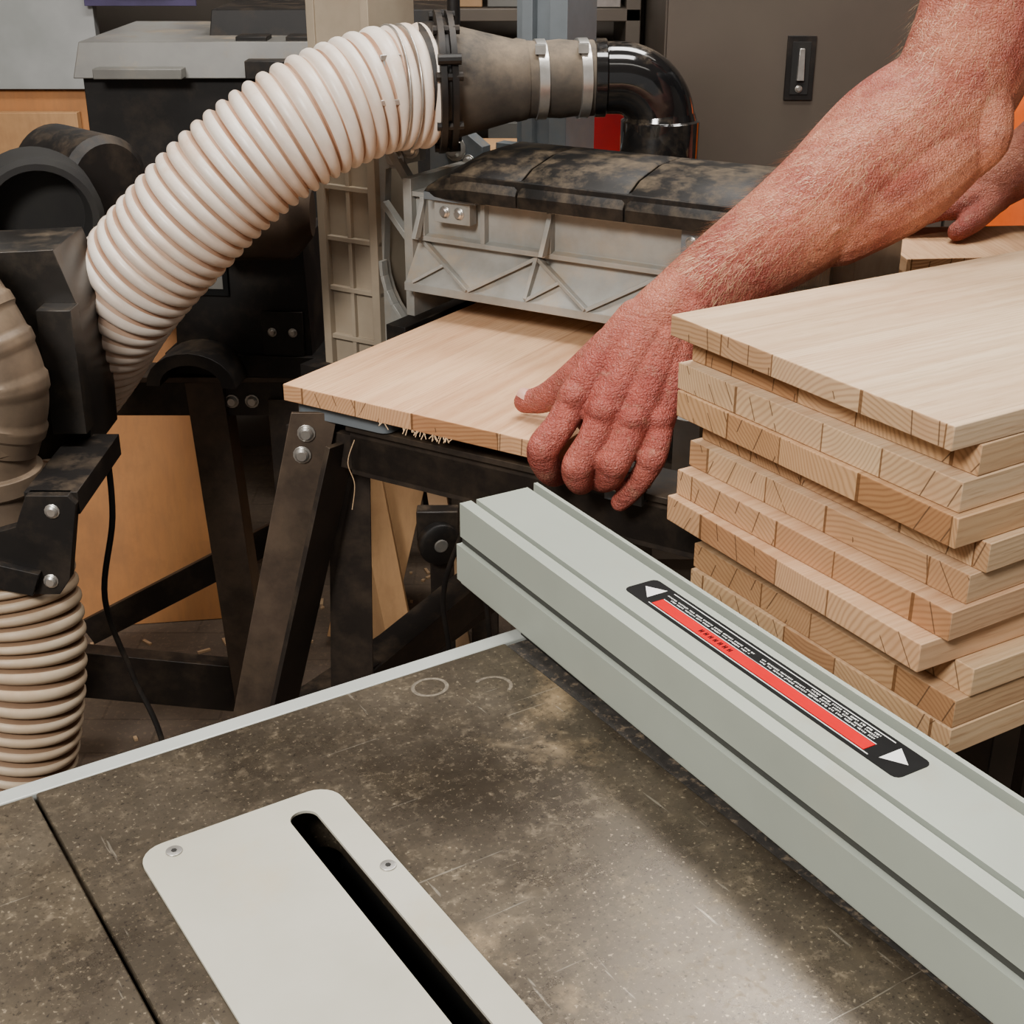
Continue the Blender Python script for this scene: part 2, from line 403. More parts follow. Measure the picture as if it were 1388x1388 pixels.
w=bpy.data.worlds.new("world"); bpy.context.scene.world=w; w.use_nodes=True
w.node_tree.nodes["Background"].inputs[0].default_value=(1,.97,.93,1); w.node_tree.nodes["Background"].inputs[1].default_value=.42

# ---------------------------------------------------------------- table saw
SAW=32.7
def rrect(x0,y0,x1,y1,r,n=6):
    P=[]
    for cx,cy,a in ((x1-r,y1-r,0),(x0+r,y1-r,90),(x0+r,y0+r,180),(x1-r,y0+r,270)):
        for i in range(n+1):
            t=rad(a+90*i/n); P.append((cx+r*math.cos(t),cy+r*math.sin(t)))
    return P
def plate_hole(o,outer,inner,z0,z1,m):
    n=len(outer)
    vs=[(x,y,z1) for x,y in outer]+[(x,y,z1) for x,y in inner]+[(x,y,z0) for x,y in outer]+[(x,y,z0) for x,y in inner]
    fs=[]
    for i in range(n):
        j=(i+1)%n
        fs+= [(i,j,n+j,n+i),(2*n+j,2*n+i,3*n+i,3*n+j),(j,i,2*n+i,2*n+j),(n+i,n+j,3*n+j,3*n+i)]
    o.add(vs,fs,m)
o=Obj("table_saw",(0,0,0),SAW,.0009)
zt=.9
plate_hole(o,rrect(.1172,-.35,.42,.663,.0015),rrect(.1485,.253,.2525,.579,.012),zt-.035,zt,'iron')
o.box((-.42,-.35,zt-.035),(.1155,.663,zt-.0005),'ironwing')
o.box((.4212,-.35,zt-.035),(.462,.663,zt-.002),'shadowgrime')  # added strip: shadow under the fence painted black, with speckled grime
o.box((-.42,.6645,zt-.03),(.462,.677,zt-.001),'alu')
o.box((-.42,.677,zt-.03),(.44,.679,zt-.012),'alu')
o.box((-.02,-.30,0.08),(.40,-.292,zt-.036),'stand'); o.box((-.02,.592,.08),(.40,.60,zt-.036),'stand')
o.box((-.02,-.30,.08),(-.012,.60,zt-.036),'stand'); o.box((.392,-.30,.08),(.40,.60,zt-.036),'stand')
o.box((-.05,-.33,0),(.43,.63,.08),'stand')
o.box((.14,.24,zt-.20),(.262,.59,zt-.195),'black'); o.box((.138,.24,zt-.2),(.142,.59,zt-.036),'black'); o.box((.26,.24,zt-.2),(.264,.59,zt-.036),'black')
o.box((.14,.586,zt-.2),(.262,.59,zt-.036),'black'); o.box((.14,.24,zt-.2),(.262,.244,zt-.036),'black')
def ringmark(cx,cy,r,a0=0,a1=360):
    n=28;vs=[];fs=[]
    for i in range(n+1):
        a=rad(a0+(a1-a0)*i/n)
        for rr in (r-.0014,r+.0010): vs.append((cx+rr*math.cos(a),cy+rr*math.sin(a)*.9,zt+.00015))
    for i in range(n): fs.append((2*i,2*i+1,2*i+3,2*i+2))
    o.add(vs,fs,'ringmark')
ringmark(.352,.642,.011); ringmark(.385,.622,.012,-60,120)
ts=o.done()
o=Obj("blade_insert_plate",(0,0,0),SAW,.0006,sharp=30)
plate_hole(o,rrect(.1455,.25,.2555,.582,.014),rrect(.2225,.262,.2375,.568,.0073),zt+.0001,zt+.0018,'insert')
for x,y in ((.1626,.572),(.249,.503)):
    o.lathe((x,y,zt+.0019),(0,0,1),[(0,.0042),(.0006,.0042),(.0007,.0035)],'steel',16)
    o.lathe((x,y,zt+.0026),(0,0,1),[(0,.0016),(.0002,.0016)],'black',6)
o.done()
a=Matrix.Rotation(rad(SAW),4,'Z')@Vector((.434,.742,0))
o=Obj("rip_fence",(a.x,a.y,.906),SAW-2.2,.0007)
W=.062;H=.061
poly=[(0,0),(W,0),(W,H+.002),(W-.003,H+.002),(W-.003,H-.006),(W-.008,H-.006),(W-.008,H),(.013,H),(.013,H-.007),(.009,H-.007),(.009,H),(0,H),
      (0,.036),(.006,.036),(.006,.031),(-.003,.031),(-.003,.004),(0,.004)]
o.prism(poly,-1.15,0,'fence','y')
for x0,z0,x1,z1 in ((.006,.006,.028,.028),(.034,.006,.056,.028),(.016,.036,.05,.054)):
    o.box((x0,-.0005,z0),(x1,.0006,z1),'black')
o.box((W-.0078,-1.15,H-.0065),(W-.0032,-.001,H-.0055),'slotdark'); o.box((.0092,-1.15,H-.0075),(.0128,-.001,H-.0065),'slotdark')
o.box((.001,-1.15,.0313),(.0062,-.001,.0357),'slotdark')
o.box((.004,-.16,-.006),(.058,.0-.075,0),'dark')
def st(x0,y0,x1,y1,m,z=0): o.prism(rrect(x0,y0,x1,y1,.004,3),H+z,H+z+.0003,m,'z')
y0,y1=-.385,-.160
st(.0245,y0,.0485,y1,'label')
SO=.0012
o.box((.027+SO,y0+.026,H+.0003),(.0350+SO,y1-.024,H+.0006),'red')
o.box((.0258+SO,y0+.022,H+.0003),(.0263+SO,y1-.022,H+.0005),'white'); o.box((.0445+SO,y0+.022,H+.0003),(.0450+SO,y1-.022,H+.0005),'white')
o.box((.0355+SO,y0+.026,H+.0003),(.0359+SO,y1-.024,H+.0005),'white')
for yy,sg in ((y1-.011,1),(y0+.011,-1)):
    o.add([(.0285+SO,yy-sg*.006,H+.0006),(.0435+SO,yy-sg*.006,H+.0006),(.036+SO,yy+sg*.006,H+.0006)],[(0,1,2)],'white')
for row,xr in enumerate((.0376,.0398,.0420)):
    y=y0+.030
    end=[y1-.028,y1-.028,y0+.08][row]
    while y<end:
        for c in range(random.randint(3,8)):
            o.box((xr+SO+random.choice((0,.0003)),y,H+.0003),(xr+.0011+SO,y+.0005,H+.0005),'white')
            if random.random()<.5: o.box((xr+SO+.0008*random.random(),y,H+.0003),(xr+.0002+SO+.0008*random.random(),y+.0011,H+.00048),'white')
            y+=.0012
        y+=.0013
o.add([(.0356+SO,-.270,H+.0007),(.0442+SO,-.264,H+.0007),(.0356+SO,-.258,H+.0007)],[(0,1,2)],'label')
y=-.252
for i in range(7):
    o.box((.0296+SO,y,H+.0006),(.0326+SO,y+.0006,H+.0008),'label'); o.box((.0296+SO,y+.0014,H+.0006),(.0326+SO,y+.0020,H+.0008),'label'); o.box((.0308+SO,y,H+.0006),(.0313+SO,y+.0020,H+.0008),'label'); y+=.0042
o.done()

# ---------------------------------------------------------------- boards
def board(name,loc,rotz,wx,ly,parent=None,th=.019,tint=(1,1,1)):
    o=Obj(name,loc,rotz,.0008,parent); o.box((0,0,0),(wx,ly,th-.0006),'wood'); ob=o.done(); ob.color=(*tint,1); return ob
e=empty("pine_board_stack",(.135,1.134,.761),-58.7)
offs=[0,.020,.008,.006,.030,.020,.006,-.002,.036,.022,.018]
dxs =[0,.006,.003,.006,.014,.010,.012,.010,.024,.022,.024]
ths =[.019]+[.0240]*10
tn=[(1,1,1),(.93,.86,.78),(1,.98,.95),(.86,.74,.62),(1,.98,.94),(.98,.93,.88),(1,.89,.82),(.96,.84,.76),(.95,.90,.82),(.88,.80,.70),(.97,.92,.84)]
bpy.context.view_layer.update()
ax=Vector((math.cos(rad(-58.7)),math.sin(rad(-58.7)),0)); ay=Vector((-ax.y,ax.x,0))
z=1.02
for i in range(11):
    z-=ths[i]
    p=Vector((.135,1.134,z))+ay*offs[i]+ax*dxs[i]
    b=board("board_%d"%(i+1),p,-58.7+random.uniform(-1.8,1.8)*(i>0),.312+random.uniform(-.005,.005)*(i>0),.5,th=ths[i],tint=tn[i])
    b.parent=e; b.matrix_parent_inverse=e.matrix_world.inverted()
zb=z
o=Obj("steel_support_stand",(.16,1.134,0),-58.7)
o.box((.06,.12,zb-.03),(.26,.46,zb-.001),'stand')
for x in (.08,.24):
    for y in (.15,.43): o.beam((x,y,0),(x,y,zb-.03),.035,.035,'stand',(0,1,0))
for y in (.15,.43): o.beam((.08,y,.25),(.24,y,.25),.03,.04,'stand')
o.beam((.16,.15,.25),(.16,.43,.25),.03,.04,'stand'); o.done()
SX,SY,SR=-.132,1.656,-31
def s2w(x,y):
    v=Matrix.Rotation(rad(SR),3,'Z')@Vector((x,y,0)); return (SX+v.x,SY+v.y)
bx,by=s2w(.0335,-.276)
board("pine_board",(bx,by,.846),-32.2,.34,.62,tint=(.98,.83,.74))
e=empty("infeed_board_stack",(.51,1.57,.86),6)
bpy.context.view_layer.update()
for i in range(5):
    b=board("board_%d"%(i+1),(.46+.004*(i%2),1.585,.86+.019*i),4+random.uniform(-1,1),.22,.16,tint=(1,.86,.76))
    b.parent=e; b.matrix_parent_inverse=e.matrix_world.inverted()
o=Obj("infeed_trestle",(.51,1.59,0),6)
o.box((0,0,.83),(.16,.15,.86),'ply')
for x in (.02,.14):
    for y in (.02,.13): o.beam((x,y,0),(x,y,.83),.03,.03,'ply',(0,1,0))
o.done()

# ---------------------------------------------------------------- drum sander
o=Obj("drum_sander",(SX,SY,0),SR,.0015)
o.box((.0,-.10,.79),(.42,.40,.843),'belt')
o.box((-.03,.0,.775),(-.001,.42,.85),'dark'); o.box((.421,-.12,.775),(.45,.42,.85),'casting')
o.prism(rrect(.035,-.262,.16,-.185,.012,4),.826,.8455,'casting2','z')
o.box((.10,-.250,.765),(.60,-.212,.824),'stand'); o.box((.10,-.257,.818),(.60,-.19,.8245),'stand')
o.box((.10,-.10,.80),(.16,-.2,.825),'stand')
o.box((.415,-.262,.812),(.455,-.25,.845),'casting2'); o.bolt((.425,-.262,.83),(0,-1,0),.006); o.bolt((.443,-.262,.838),(0,-1,0),.005)
o.lathe((.40,-.256,.835),(1,0,0),[(0,.005),(.06,.005)],'steel',12)
def w2s(p):
    v=Matrix.Rotation(rad(-SR),3,'Z')@Vector((p[0]-SX,p[1]-SY,0)); return (v.x,v.y,p[2])
def plateleg(top,bot,wt,wb,th,m):
    t=Vector(top);b=Vector(bot)
    vs=[]
    for c,wd in ((b,wb),(t,wt)):
        for dx,dy in ((-wd/2,0),(wd/2,0),(wd/2,th),(-wd/2,th)):
            vs.append(w2s((c.x+dx,c.y+dy,c.z)))
    o.add(vs,[(3,2,1,0),(4,5,6,7),(0,1,5,4),(1,2,6,5),(2,3,7,6),(3,0,4,7)],m)
plateleg((-.212,1.392,.835),(-.415,1.40,0),.050,.058,.005,'standb')
plateleg((-.180,1.43,.82),(-.215,1.47,0),.045,.06,.005,'stand')
o.beam(w2s((-.185,1.395,.80)),w2s((-.39,1.40,0)),.006,.05,'stand',(0,1,0))
for z,x in ((.812,-.222),(.787,-.228)): o.bolt(w2s((x,1.392,z)),Vector((.515,-.857,0)),.0075)
o.beam((.06,-.235,.79),(.60,-.235,.79),.03,.04,'stand')
o.angle((.62,-.24,.82),(.70,-.30,0),.05,.006,'stand',(0,1,0))
o.angle((.02,.36,.79),(-.05,.48,0),.05,.006,'standb',(0,1,0))
o.angle((.60,.36,.79),(.68,.46,0),.05,.006,'stand',(0,1,0))
o.beam((.0,.36,.76),(.62,.36,.76),.03,.06,'stand'); o.beam((.0,-.22,.76),(.0,.36,.76),.03,.06,'stand'); o.beam((.6,-.22,.76),(.6,.36,.76),.03,.06,'stand')
o.beam(w2s((-.36,1.44,.34)),w2s((.02,2.02,.34)),.05,.05,'stand')
o.beam(w2s((-.24,1.62,.33)),w2s((.02,1.98,.39)),.05,.05,'stand')
L=.548;HX=.012
hpf=[(0,.898),(0,.908),(.004,.910),(.032,.950),(.032,.957),(.020,.957),(.020,.963),(.030,.965),(.030,1.008),(.022,1.009),(.022,1.015),(.20,1.015),(.20,.898)]
o.prism(hpf,HX-.012,L,'casting','x')
def rib(x0,z0,x1,z1,y0,y1,w=.0045):
    o.beam((x0,y0,z0),(x1,y1,z1),w,w*1.8,'casting',(0,-1,0))
seg=.080
x=HX
k=0
while x<L-.03:
    x1=min(x+seg,L)
    if k%2==0: rib(x,.954,x1,.910,.029,.001)
    else: rib(x,.910,x1,.954,.001,.029)
    if k%2==1: rib(x1,.910,x1,.954,.001,.028,.005)
    if k%2==0: rib(x,.910,x+seg*.45,.932,.001,.015,.004)
    x=x1;k+=1
for i,xx in enumerate((HX,.098,.188,.364,.52)):
    o.box((xx,.020,.963),(xx+.006,.032,1.01),'casting')
    if i in (0,2): o.prism([(.0,.963),(.012,.963),(.030,1.012),(.024,1.012)],xx,xx+.006,'casting','x')
o.box((HX+.028,.010,.985),(HX+.078,.025,1.012),'casting')
for x in (HX+.043,HX+.063): o.bolt((x,.010,.998),(0,-1,0),.0055)
o.box((HX+.018,.003,1.012),(HX+.09,.03,1.021),'casting2')
o.box((.36,.012,.985),(.385,.025,1.018),'casting2'); o.bolt((.372,.012,1.0),(0,-1,0),.005)
lp=[(-.004,1.016),(-.006,1.030),(.003,1.044),(.03,1.057),(.08,1.066),(.13,1.066),(.175,1.057),(.205,1.038),(.21,1.016)]
xs=[.028,.162,.298,.430,.552]
for i in range(4):
    x0=xs[i]+.0012;x1=xs[i+1]-.0012
    n=len(lp); vs=[]
    st0=((x0,.9,.35),(x0+.035,.97,.82),(x0+.06,1,1)) if i==0 else ((x0,.985,.95),(x0+.004,1,1))
    secs=list(st0)+[(x1-.004,1,1),(x1,.985,.95)]
    for X,k,kz in secs:
        for y,z in lp: vs.append((X,.1+(y-.1)*k,1.016+(z-1.016)*kz))
    ns=len(secs)
    fs=[tuple(range(n)),tuple(range((ns-1)*n,ns*n))[::-1]]
    for s in range(ns-1):
        for j in range(n):
            j2=(j+1)%n; fs.append((s*n+j2,s*n+j,(s+1)*n+j,(s+1)*n+j2))
    o.add(vs,fs,'lid')
o.box((.07,.0,1.0155),(.55,.2,1.045),'lid')
o.box((-.012,.02,.86),(.0,.2,1.03),'casting')
g=[(-.085,.80),(.03,.80),(.03,.815)]
for k in range(9):
    an=rad(90*k/8); g.append((.03-.10*math.sin(an)+.0, .915-.10*math.cos(an)))
g+=[(-.062,1.03),(-.01,1.045),(-.01,1.07),(-.085,1.075)]
o.prism(g,.055,.068,'casting','y')
for k in range(9):
    a0=rad(90*k/8)
    if k<8:
        a1=rad(90*(k+1)/8)
        o.beam((.03-.10*math.sin(a0),.052,.915-.10*math.cos(a0)),(.03-.10*math.sin(a1),.052,.915-.10*math.cos(a1)),.005,.012,'casting',(0,-1,0))
o.beam((-.055,.05,1.065),(.0,.05,.99),.010,.012,'casting',(0,1,0)); o.beam((-.062,.05,.99),(.0,.05,.92),.007,.012,'casting',(0,1,0))
for x,z in ((-.045,1.045),(-.022,1.06)): o.bolt((x,.053,z),(0,-1,0),.010)
x0,x1,yf,yb=-.166,-.072,.045,.14
o.box((x0+.006,yf+.010,.76),(x1-.006,yb,1.42),'column')
o.box((x0,yf,.76),(x0+.012,yb,1.42),'column'); o.box((x1-.012,yf,.76),(x1,yb,1.42),'column')
o.box(((x0+x1)/2-.003,yf+.004,.76),((x0+x1)/2+.003,yf+.02,1.13),'column')
z=.80
while z<1.14:
    o.box((x0,yf+.003,z),(x1,yf+.02,z+.006),'column'); z+=.066
o.box((x0+.01,yf+.003,1.14),(x1-.01,yf+.02,1.42),'column')
o.box((.02,.235,.85),(.10,.30,1.35),'casting2'); o.box((.035,.222,.85),(.05,.236,1.35),'casting2'); o.box((.075,.222,1.02),(.10,.236,1.35),'casting2')
o.box((-.0,.215,1.03),(.13,.235,1.045),'casting2')
o.prism([(-.06,.99),(.02,.99),(.02,1.05),(-.02,1.075),(-.06,1.05)],.15,.17,'casting2','y')
o.bolt((-.02,.15,1.045),(0,-1,0),.012)
o.bolt((.0,.15,1.03),(0,-1,0),.007)
o.lathe((.00,.12,1.06),(0,0,1),[(0,.008),(.36,.008)],'dark',12)
o.box((-.19,.02,.70),(-.06,.20,.765),'dark'); 
o.done()

o=Obj("sander_motor",(-.38,1.97,0),-6,.006)
o.box((-.10,-.06,.73),(.10,.10,.90),'dark',taper=.006)
o.box((-.115,-.07,.703),(.115,.11,.735),'dark')
o.lathe((-.02,-.10,.945),(1,.1,0),[(0,.05),(.01,.062),(.11,.062),(.12,.055),(.14,.03)],'standb',36)
o.lathe((-.09,.0,.93),(1,0,0),[(0,.045),(.005,.055),(.07,.055)],'dark',36)
o.box((-.060,-.0625,.82),(-.015,-.06,.875),'label'); o.box((-.055,-.064,.83),(-.022,-.0625,.862),'greyplas')
ar=[]
for k in range(13):
    an=rad(180*k/12); ar.append((-.06+.065*math.cos(an),.705+.050*math.sin(an)))
for k in range(12,-1,-1):
    an=rad(180*k/12); ar.append((-.06+.045*math.cos(an),.705+.032*math.sin(an)))
o.prism(ar,-.13,-.06,'dark','y')
o.box((.03,-.066,.735),(.09,-.06,.80),'dark')
o.bolt((.045,-.066,.77),(0,-1,0),.005); o.bolt((.075,-.066,.77),(0,-1,0),.005)
o.done()

# dust port
o=Obj("dust_port_pipe",(0,0,0),0,.0008)
Z=1.144;Y=1.694
o.lathe((.177,Y,1.045),(0,0,1),[(0,.046),(.006,.047),(.05,.047),(.052,.0435),(.06,.041)],'blackgloss',48)
path=[(.177,Y,1.07)]+[( .177-.052*(1-math.cos(rad(a))), Y-.002*a/90, 1.092+.052*math.sin(rad(a))) for a in range(0,91,10)]+[(.10,Y-.003,Z)]
o.sweep(path,lambda s,t:.041,'blackgloss',48,sub=2)
o.lathe((.112,Y-.003,Z),(-1,0,0),[(0,.041),(.002,.0445),(.014,.0445),(.016,.041)],'blackgloss',48)
A=Vector((.096,1.691,Z)); B=Vector((.012,1.680,Z-.001)); ax_=(B-A).normalized()
o.lathe(A,ax_,[(0,.041),(.001,.043),(.02,.0425),(.04,.0445),(.06,.043),(.085,.044),(.086,.041)],'rubber',48)
for t in (.008,.058):
    o.lathe(A+ax_*t,ax_,[(0,.0435),(.0005,.0455),(.012,.0455),(.0125,.0435)],'steel',48)
    o.box((-.006,-.007,-.004),(.006,.007,.006),'steel',Matrix.Translation(A+ax_*(t+.006)+Vector((0,-.030,.036))))
o.lathe(B,ax_,[(-.004,.045),(.006,.047),(.01,.046),(.075,.062),(.082,.064)],'rubber',48)
C=B+ax_*.08
o.lathe(C,ax_,[(0,.066),(.001,.078),(.008,.079),(.009,.072),(.013,.072),(.014,.080),(.021,.080),(.022,.068),(.04,.0665)],'dark',56)
e1=ax_.orthogonal().normalized(); e2=ax_.cross(e1)
for k in range(8):
    an=2*math.pi*k/8+.2; c=C+(e1*math.cos(an)+e2*math.sin(an))*.0735
    o.lathe(c-ax_*.004,ax_,[(0,.005),(.030,.005)],'dark',8)
for an in (1.2,4.4):
    c=C+(e1*math.cos(an)+e2*math.sin(an))*.083; o.lathe(c-ax_*.002,ax_,[(0,.006),(.026,.006)],'dark',10)
o.done()
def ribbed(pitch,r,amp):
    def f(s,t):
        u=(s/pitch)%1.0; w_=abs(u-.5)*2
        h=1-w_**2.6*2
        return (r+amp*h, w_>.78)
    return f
o=Obj("flexible_dust_hose",(0,0,0),0,0,sharp=80)
hp=[(-.098,1.665,1.138),(-.13,1.65,1.138),(-.165,1.633,1.133),(-.236,1.60,1.106),(-.312,1.58,1.056),(-.383,1.57,.991),(-.457,1.58,.913),(-.525,1.63,.822),(-.600,1.68,.726),(-.67,1.72,.594),(-.73,1.76,.433),(-.77,1.80,.25),(-.78,1.85,.075)]
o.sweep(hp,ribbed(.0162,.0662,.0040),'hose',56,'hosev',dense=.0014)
o.done()
o=Obj("hose_clamp",(0,0,0),0,.0006)
c=Vector((-.128,1.651,1.138)); axh=Vector((-1,-.45,.0)).normalized()
for t in (-.002,.012):
    o.lathe(c+axh*t,axh,[(0,.0680),(.0004,.0704),(.002,.0704),(.0024,.0680)],'steel',56)
for t in (-.001,.014):
    o.lathe(c+axh*t+Vector((.0,-.069,-.005)),(0,.35,1),[(0,.003),(.045,.003)],'steel',10)
for z in (-.006,.016,.040): o.beam(c+axh*-.005+Vector((0,-.069+.35*z,z)),c+axh*.019+Vector((0,-.069+.35*z,z)),.006,.006,'steel')
o.done()

# ---------------------------------------------------------------- thickness planer behind on stand
o=Obj("thickness_planer",(0,0,0),0,.006)
o.box((-.69,2.31,.703),(-.30,2.66,1.075),'dark'); o.box((-.30,2.38,.703),(-.12,2.66,1.06),'dark')
o.box((-.70,2.29,1.07),(-.31,2.68,1.125),'greyplas',taper=.012)
o.box((-.66,2.262,1.072),(-.52,2.30,1.088),'greyplas')
o.box((-.42,2.262,1.072),(-.345,2.30,1.10),'dark')
o.box((-.31,2.36,1.055),(-.11,2.66,1.10),'greyplas')
o.box((-.50,2.40,1.12),(-.10,2.62,1.165),'dark',taper=.006)
for k in range(13):
    x=-.255+k*.0085; o.box((x,2.402-.003,1.135),(x+.0052,2.402,1.135+.007+.003*(k%3==0)),'white')
for x in (-.44,-.36): o.box((x,2.31,1.124),(x+.05,2.36,1.132),'dark')
o.done()
o=Obj("planer_stand",(0,0,0),0,.002)
o.box((-.64,1.93,.632),(-.28,1.96,.70),'stand'); o.box((-.64,1.90,.694),(-.28,1.97,.702),'standb')
o.box((-.66,2.60,.632),(-.10,2.66,.70),'stand'); o.box((-.66,1.93,.66),(-.60,2.63,.70),'stand'); o.box((-.34,1.93,.66),(-.28,2.63,.70),'stand')
o.angle((-.425,1.925,.69),(-.385,1.91,0),.055,.005,'standb',(0,-1,0))
o.angle((-.66,1.93,.69),(-.74,1.90,0),.055,.005,'standb',(0,-1,0))
o.angle((-.18,2.62,.69),(-.12,2.70,0),.055,.005,'stand',(0,-1,0)); o.angle((-.64,2.62,.69),(-.72,2.70,0),.055,.005,'stand',(0,-1,0))
o.beam((-.74,1.95,.185),(-.38,1.95,.145),.03,.085,'stand'); o.beam((-.78,2.22,.10),(-.36,2.22,.33),.012,.05,'stand'); 
for x in (-.415,-.385): o.bolt((x,1.93,.655),(0,-1,0),.008)
o.box((-.36,1.92,.50),(-.30,1.925,.66),'stand')
o.done()

# ---------------------------------------------------------------- left duct assembly
o=Obj("dust_collector",(0,0,0),0,.002)
o.prism([(-.66,.74),(-.475,.765),(-.468,.93),(-.488,.998),(-.66,.99)],1.45,1.56,'sheet','y')
o.box((-.505,1.42,.80),(-.468,1.45,.94),'sheet'); 
o.lathe((-.60,1.74,.985),(.35,-.9,.0),[(0,.06),(.02,.075),(.10,.075),(.105,.068),(.105,.060),(.06,.055)],'black',40)
o.lathe((-.52,1.80,1.0),(-.6,.6,0),[(0,.05),(.01,.06),(.14,.06)],'dark',40)
def rf(s,t):
    u=(s/.036)%1; return .052+.0025*(1 if u<.3 else 0)
o.sweep([(-.64,1.38,1.02),(-.585,1.37,.985),(-.548,1.36,.925),(-.535,1.355,.87),(-.55,1.35,.82)],rf,'duct',44,dense=.003)
o.lathe((-.555,1.35,.84),(0,0,-1),[(0,.05),(.004,.056),(.022,.056),(.024,.050),(.05,.050),(.052,.056),(.07,.056),(.074,.05),(.16,.048)],'duct',44)
br=[(-.64,.735),(-.56,.735),(-.51,.75),(-.495,.785),(-.452,.785),(-.445,.775),(-.462,.69),(-.475,.672),(-.50,.672),(-.64,.70)]
o.prism(br,1.285,1.30,'dark','y')
o.box((-.50,1.295,.76),(-.445,1.46,.785),'dark')
o.prism([(-.60,.70),(-.50,.675),(-.49,.70),(-.60,.73)],1.275,1.29,'dark','y')
for x,z in ((-.470,.768),(-.482,.688)): o.bolt((x,1.285,z),(0,-1,0),.006)
o.box((-.70,1.45,.0),(-.66,1.50,.74),'dark')
o.done()
o=Obj("lower_dust_hose",(0,0,0),0,0,sharp=80)
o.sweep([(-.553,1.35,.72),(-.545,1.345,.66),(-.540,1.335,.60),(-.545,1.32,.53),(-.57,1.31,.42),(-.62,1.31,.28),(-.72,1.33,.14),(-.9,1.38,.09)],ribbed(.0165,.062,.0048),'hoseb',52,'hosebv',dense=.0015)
o.done()
o=Obj("power_cable",(0,0,0),0,0)
o.sweep([(-.455,1.44,.78),(-.452,1.42,.70),(-.47,1.41,.60),(-.45,1.41,.50),(-.42,1.40,.40),(-.41,1.38,.2),(-.43,1.4,.01)],lambda s,t:.0035,'dark',10)
o.done()
o=Obj("power_cable",(0,0,0),0,0)
o.sweep([(-.04,1.50,.77),(-.055,1.50,.66),(-.085,1.52,.55),(-.08,1.55,.4),(-.1,1.6,.01)],lambda s,t:.0035,'dark',10)
o.sweep([(-.03,1.50,.77),(-.04,1.52,.62),(-.03,1.54,.5),(-.02,1.58,.3),(-.0,1.65,.01)],lambda s,t:.0035,'dark',10)
o.done()

# ---------------------------------------------------------------- background items
o=Obj("leaning_plywood_sheet",(0,0,0),0,0)
A=[(-.95,2.40,0.002),(-.523,2.46,0.002),(-.55,2.535,.56),(-.60,2.54,.60),(-.86,2.54,.60),(-.95,2.53,.57)]
o.add([*A]+[(x,y+.014,z) for x,y,z in A],[tuple(range(6)),tuple(range(6,12))[::-1]]+[(i,i+6,(i+1)%6+6,(i+1)%6) for i in range(6)],'ply2')
o.done()
o=Obj("wall_plywood_panel",(0,0,0),0,.001); o.box((-1.7,2.92,0),(-.845,2.94,.97),'ply2'); o.box((-1.7,2.89,0),(-.885,2.915,.93),'ply'); o.done()
o=Obj("white_board_panel",(0,0,0),0,.001); o.box((-1.7,2.90,.975),(-.83,2.93,1.9),'whitepanel')
o.box((-.84,2.88,1.135),(-.62,2.885,1.5),'purple'); o.box((-.775,2.875,1.15),(-.66,2.879,1.5),'white')
for k in range(14): o.box((-.765+.0065*k,2.872,1.15),(-.765+.0065*k+random.uniform(.001,.004),2.8745,1.166),'label')
o.done()
o=Obj("metal_cabinet",(0,0,0),0,.003)
o.box((.275,2.62,0),(1.35,3.05,1.95),'cab'); 
o.box((.278,2.603,.06),(.812,2.62,1.93),'cab'); o.box((.818,2.603,.06),(1.347,2.62,1.93),'cab')
plate=(.494,.545,.995,1.106)
o.box((plate[0],2.596,plate[2]),(plate[1],2.603,plate[3]),'dark')
o.box((.503,2.594,1.005),(.536,2.597,1.096),'black'); o.box((.513,2.585,1.03),(.526,2.596,1.085),'steel',taper=.002)
o.bolt((.519,2.594,1.015),(0,-1,0),.005)
o.done()
o=Obj("storage_shelf",(0,0,0),0,.002)
o.box((-.40,2.95,1.10),(.26,3.3,1.125),'cab'); o.box((-.4,2.95,.0),(-.37,3.3,1.8),'cab'); o.box((.23,2.95,0),(.26,3.3,1.8),'cab'); o.box((-.4,2.95,.6),(.26,3.3,.62),'cab'); o.box((-.4,2.95,1.5),(.26,3.3,1.52),'cab')
o.box((-.36,2.96,1.126),(-.22,3.2,1.30),'whitepanel'); o.box((-.20,2.97,1.126),(-.06,3.2,1.26),'card'); o.box((-.05,2.97,1.126),(.05,3.2,1.22),'greyplas'); o.box((.06,2.96,1.126),(.22,3.2,1.18),'steel')
o.box((-.36,2.96,.621),(-.1,3.2,.80),'card'); o.box((-.05,2.96,.621),(.2,3.2,.9),'greyplas')
o.done()
o=Obj("red_storage_tub",(0,0,0),0,.006)
o.box((.09,2.32,.931),(.24,2.50,1.03),'redbox',taper=-.006); o.box((.075,2.305,1.028),(.255,2.515,1.04),'redbox'); o.done()
o=Obj("workbench",(0,0,0),0,.002)
o.box((-.08,2.25,.90),(.262,2.58,.93),'ply')
for x in (-.05,.23):
    for y in (2.28,2.55): o.beam((x,y,0),(x,y,.9),.05,.05,'stand',(0,1,0))
o.done()
o=Obj("orange_gas_cylinder",(0,0,0),0,0)
o.lathe((.91,2.42,0),(0,0,1),[(0,.09),(.01,.10),(1.0,.10),(1.07,.09),(1.12,.05),(1.14,.03),(1.20,.03)],'orange',40); o.done()
for i,(p,q,wd,th,k) in enumerate((((-.20,2.25,.0),(-.27,2.32,.42),.05,.018,'ply'),((-.09,2.25,.0),(-.15,2.36,.40),.035,.02,'card'),((-.30,2.34,.0),(-.22,2.42,.34),.12,.015,'ply'))):
    o=Obj("timber_offcut",(0,0,0),0,.001); o.beam((p[0],p[1],p[2]+.012),q,wd,th,k,(0,-1,0)); o.done()
o=Obj("caster_wheel",(0,0,0),0,.002)
o.lathe((-.125,2.10,.345),(.3,-1,0),[(0,.012),(0,.03),(.004,.037),(.02,.037),(.024,.03),(.024,.012)],'dark',32)
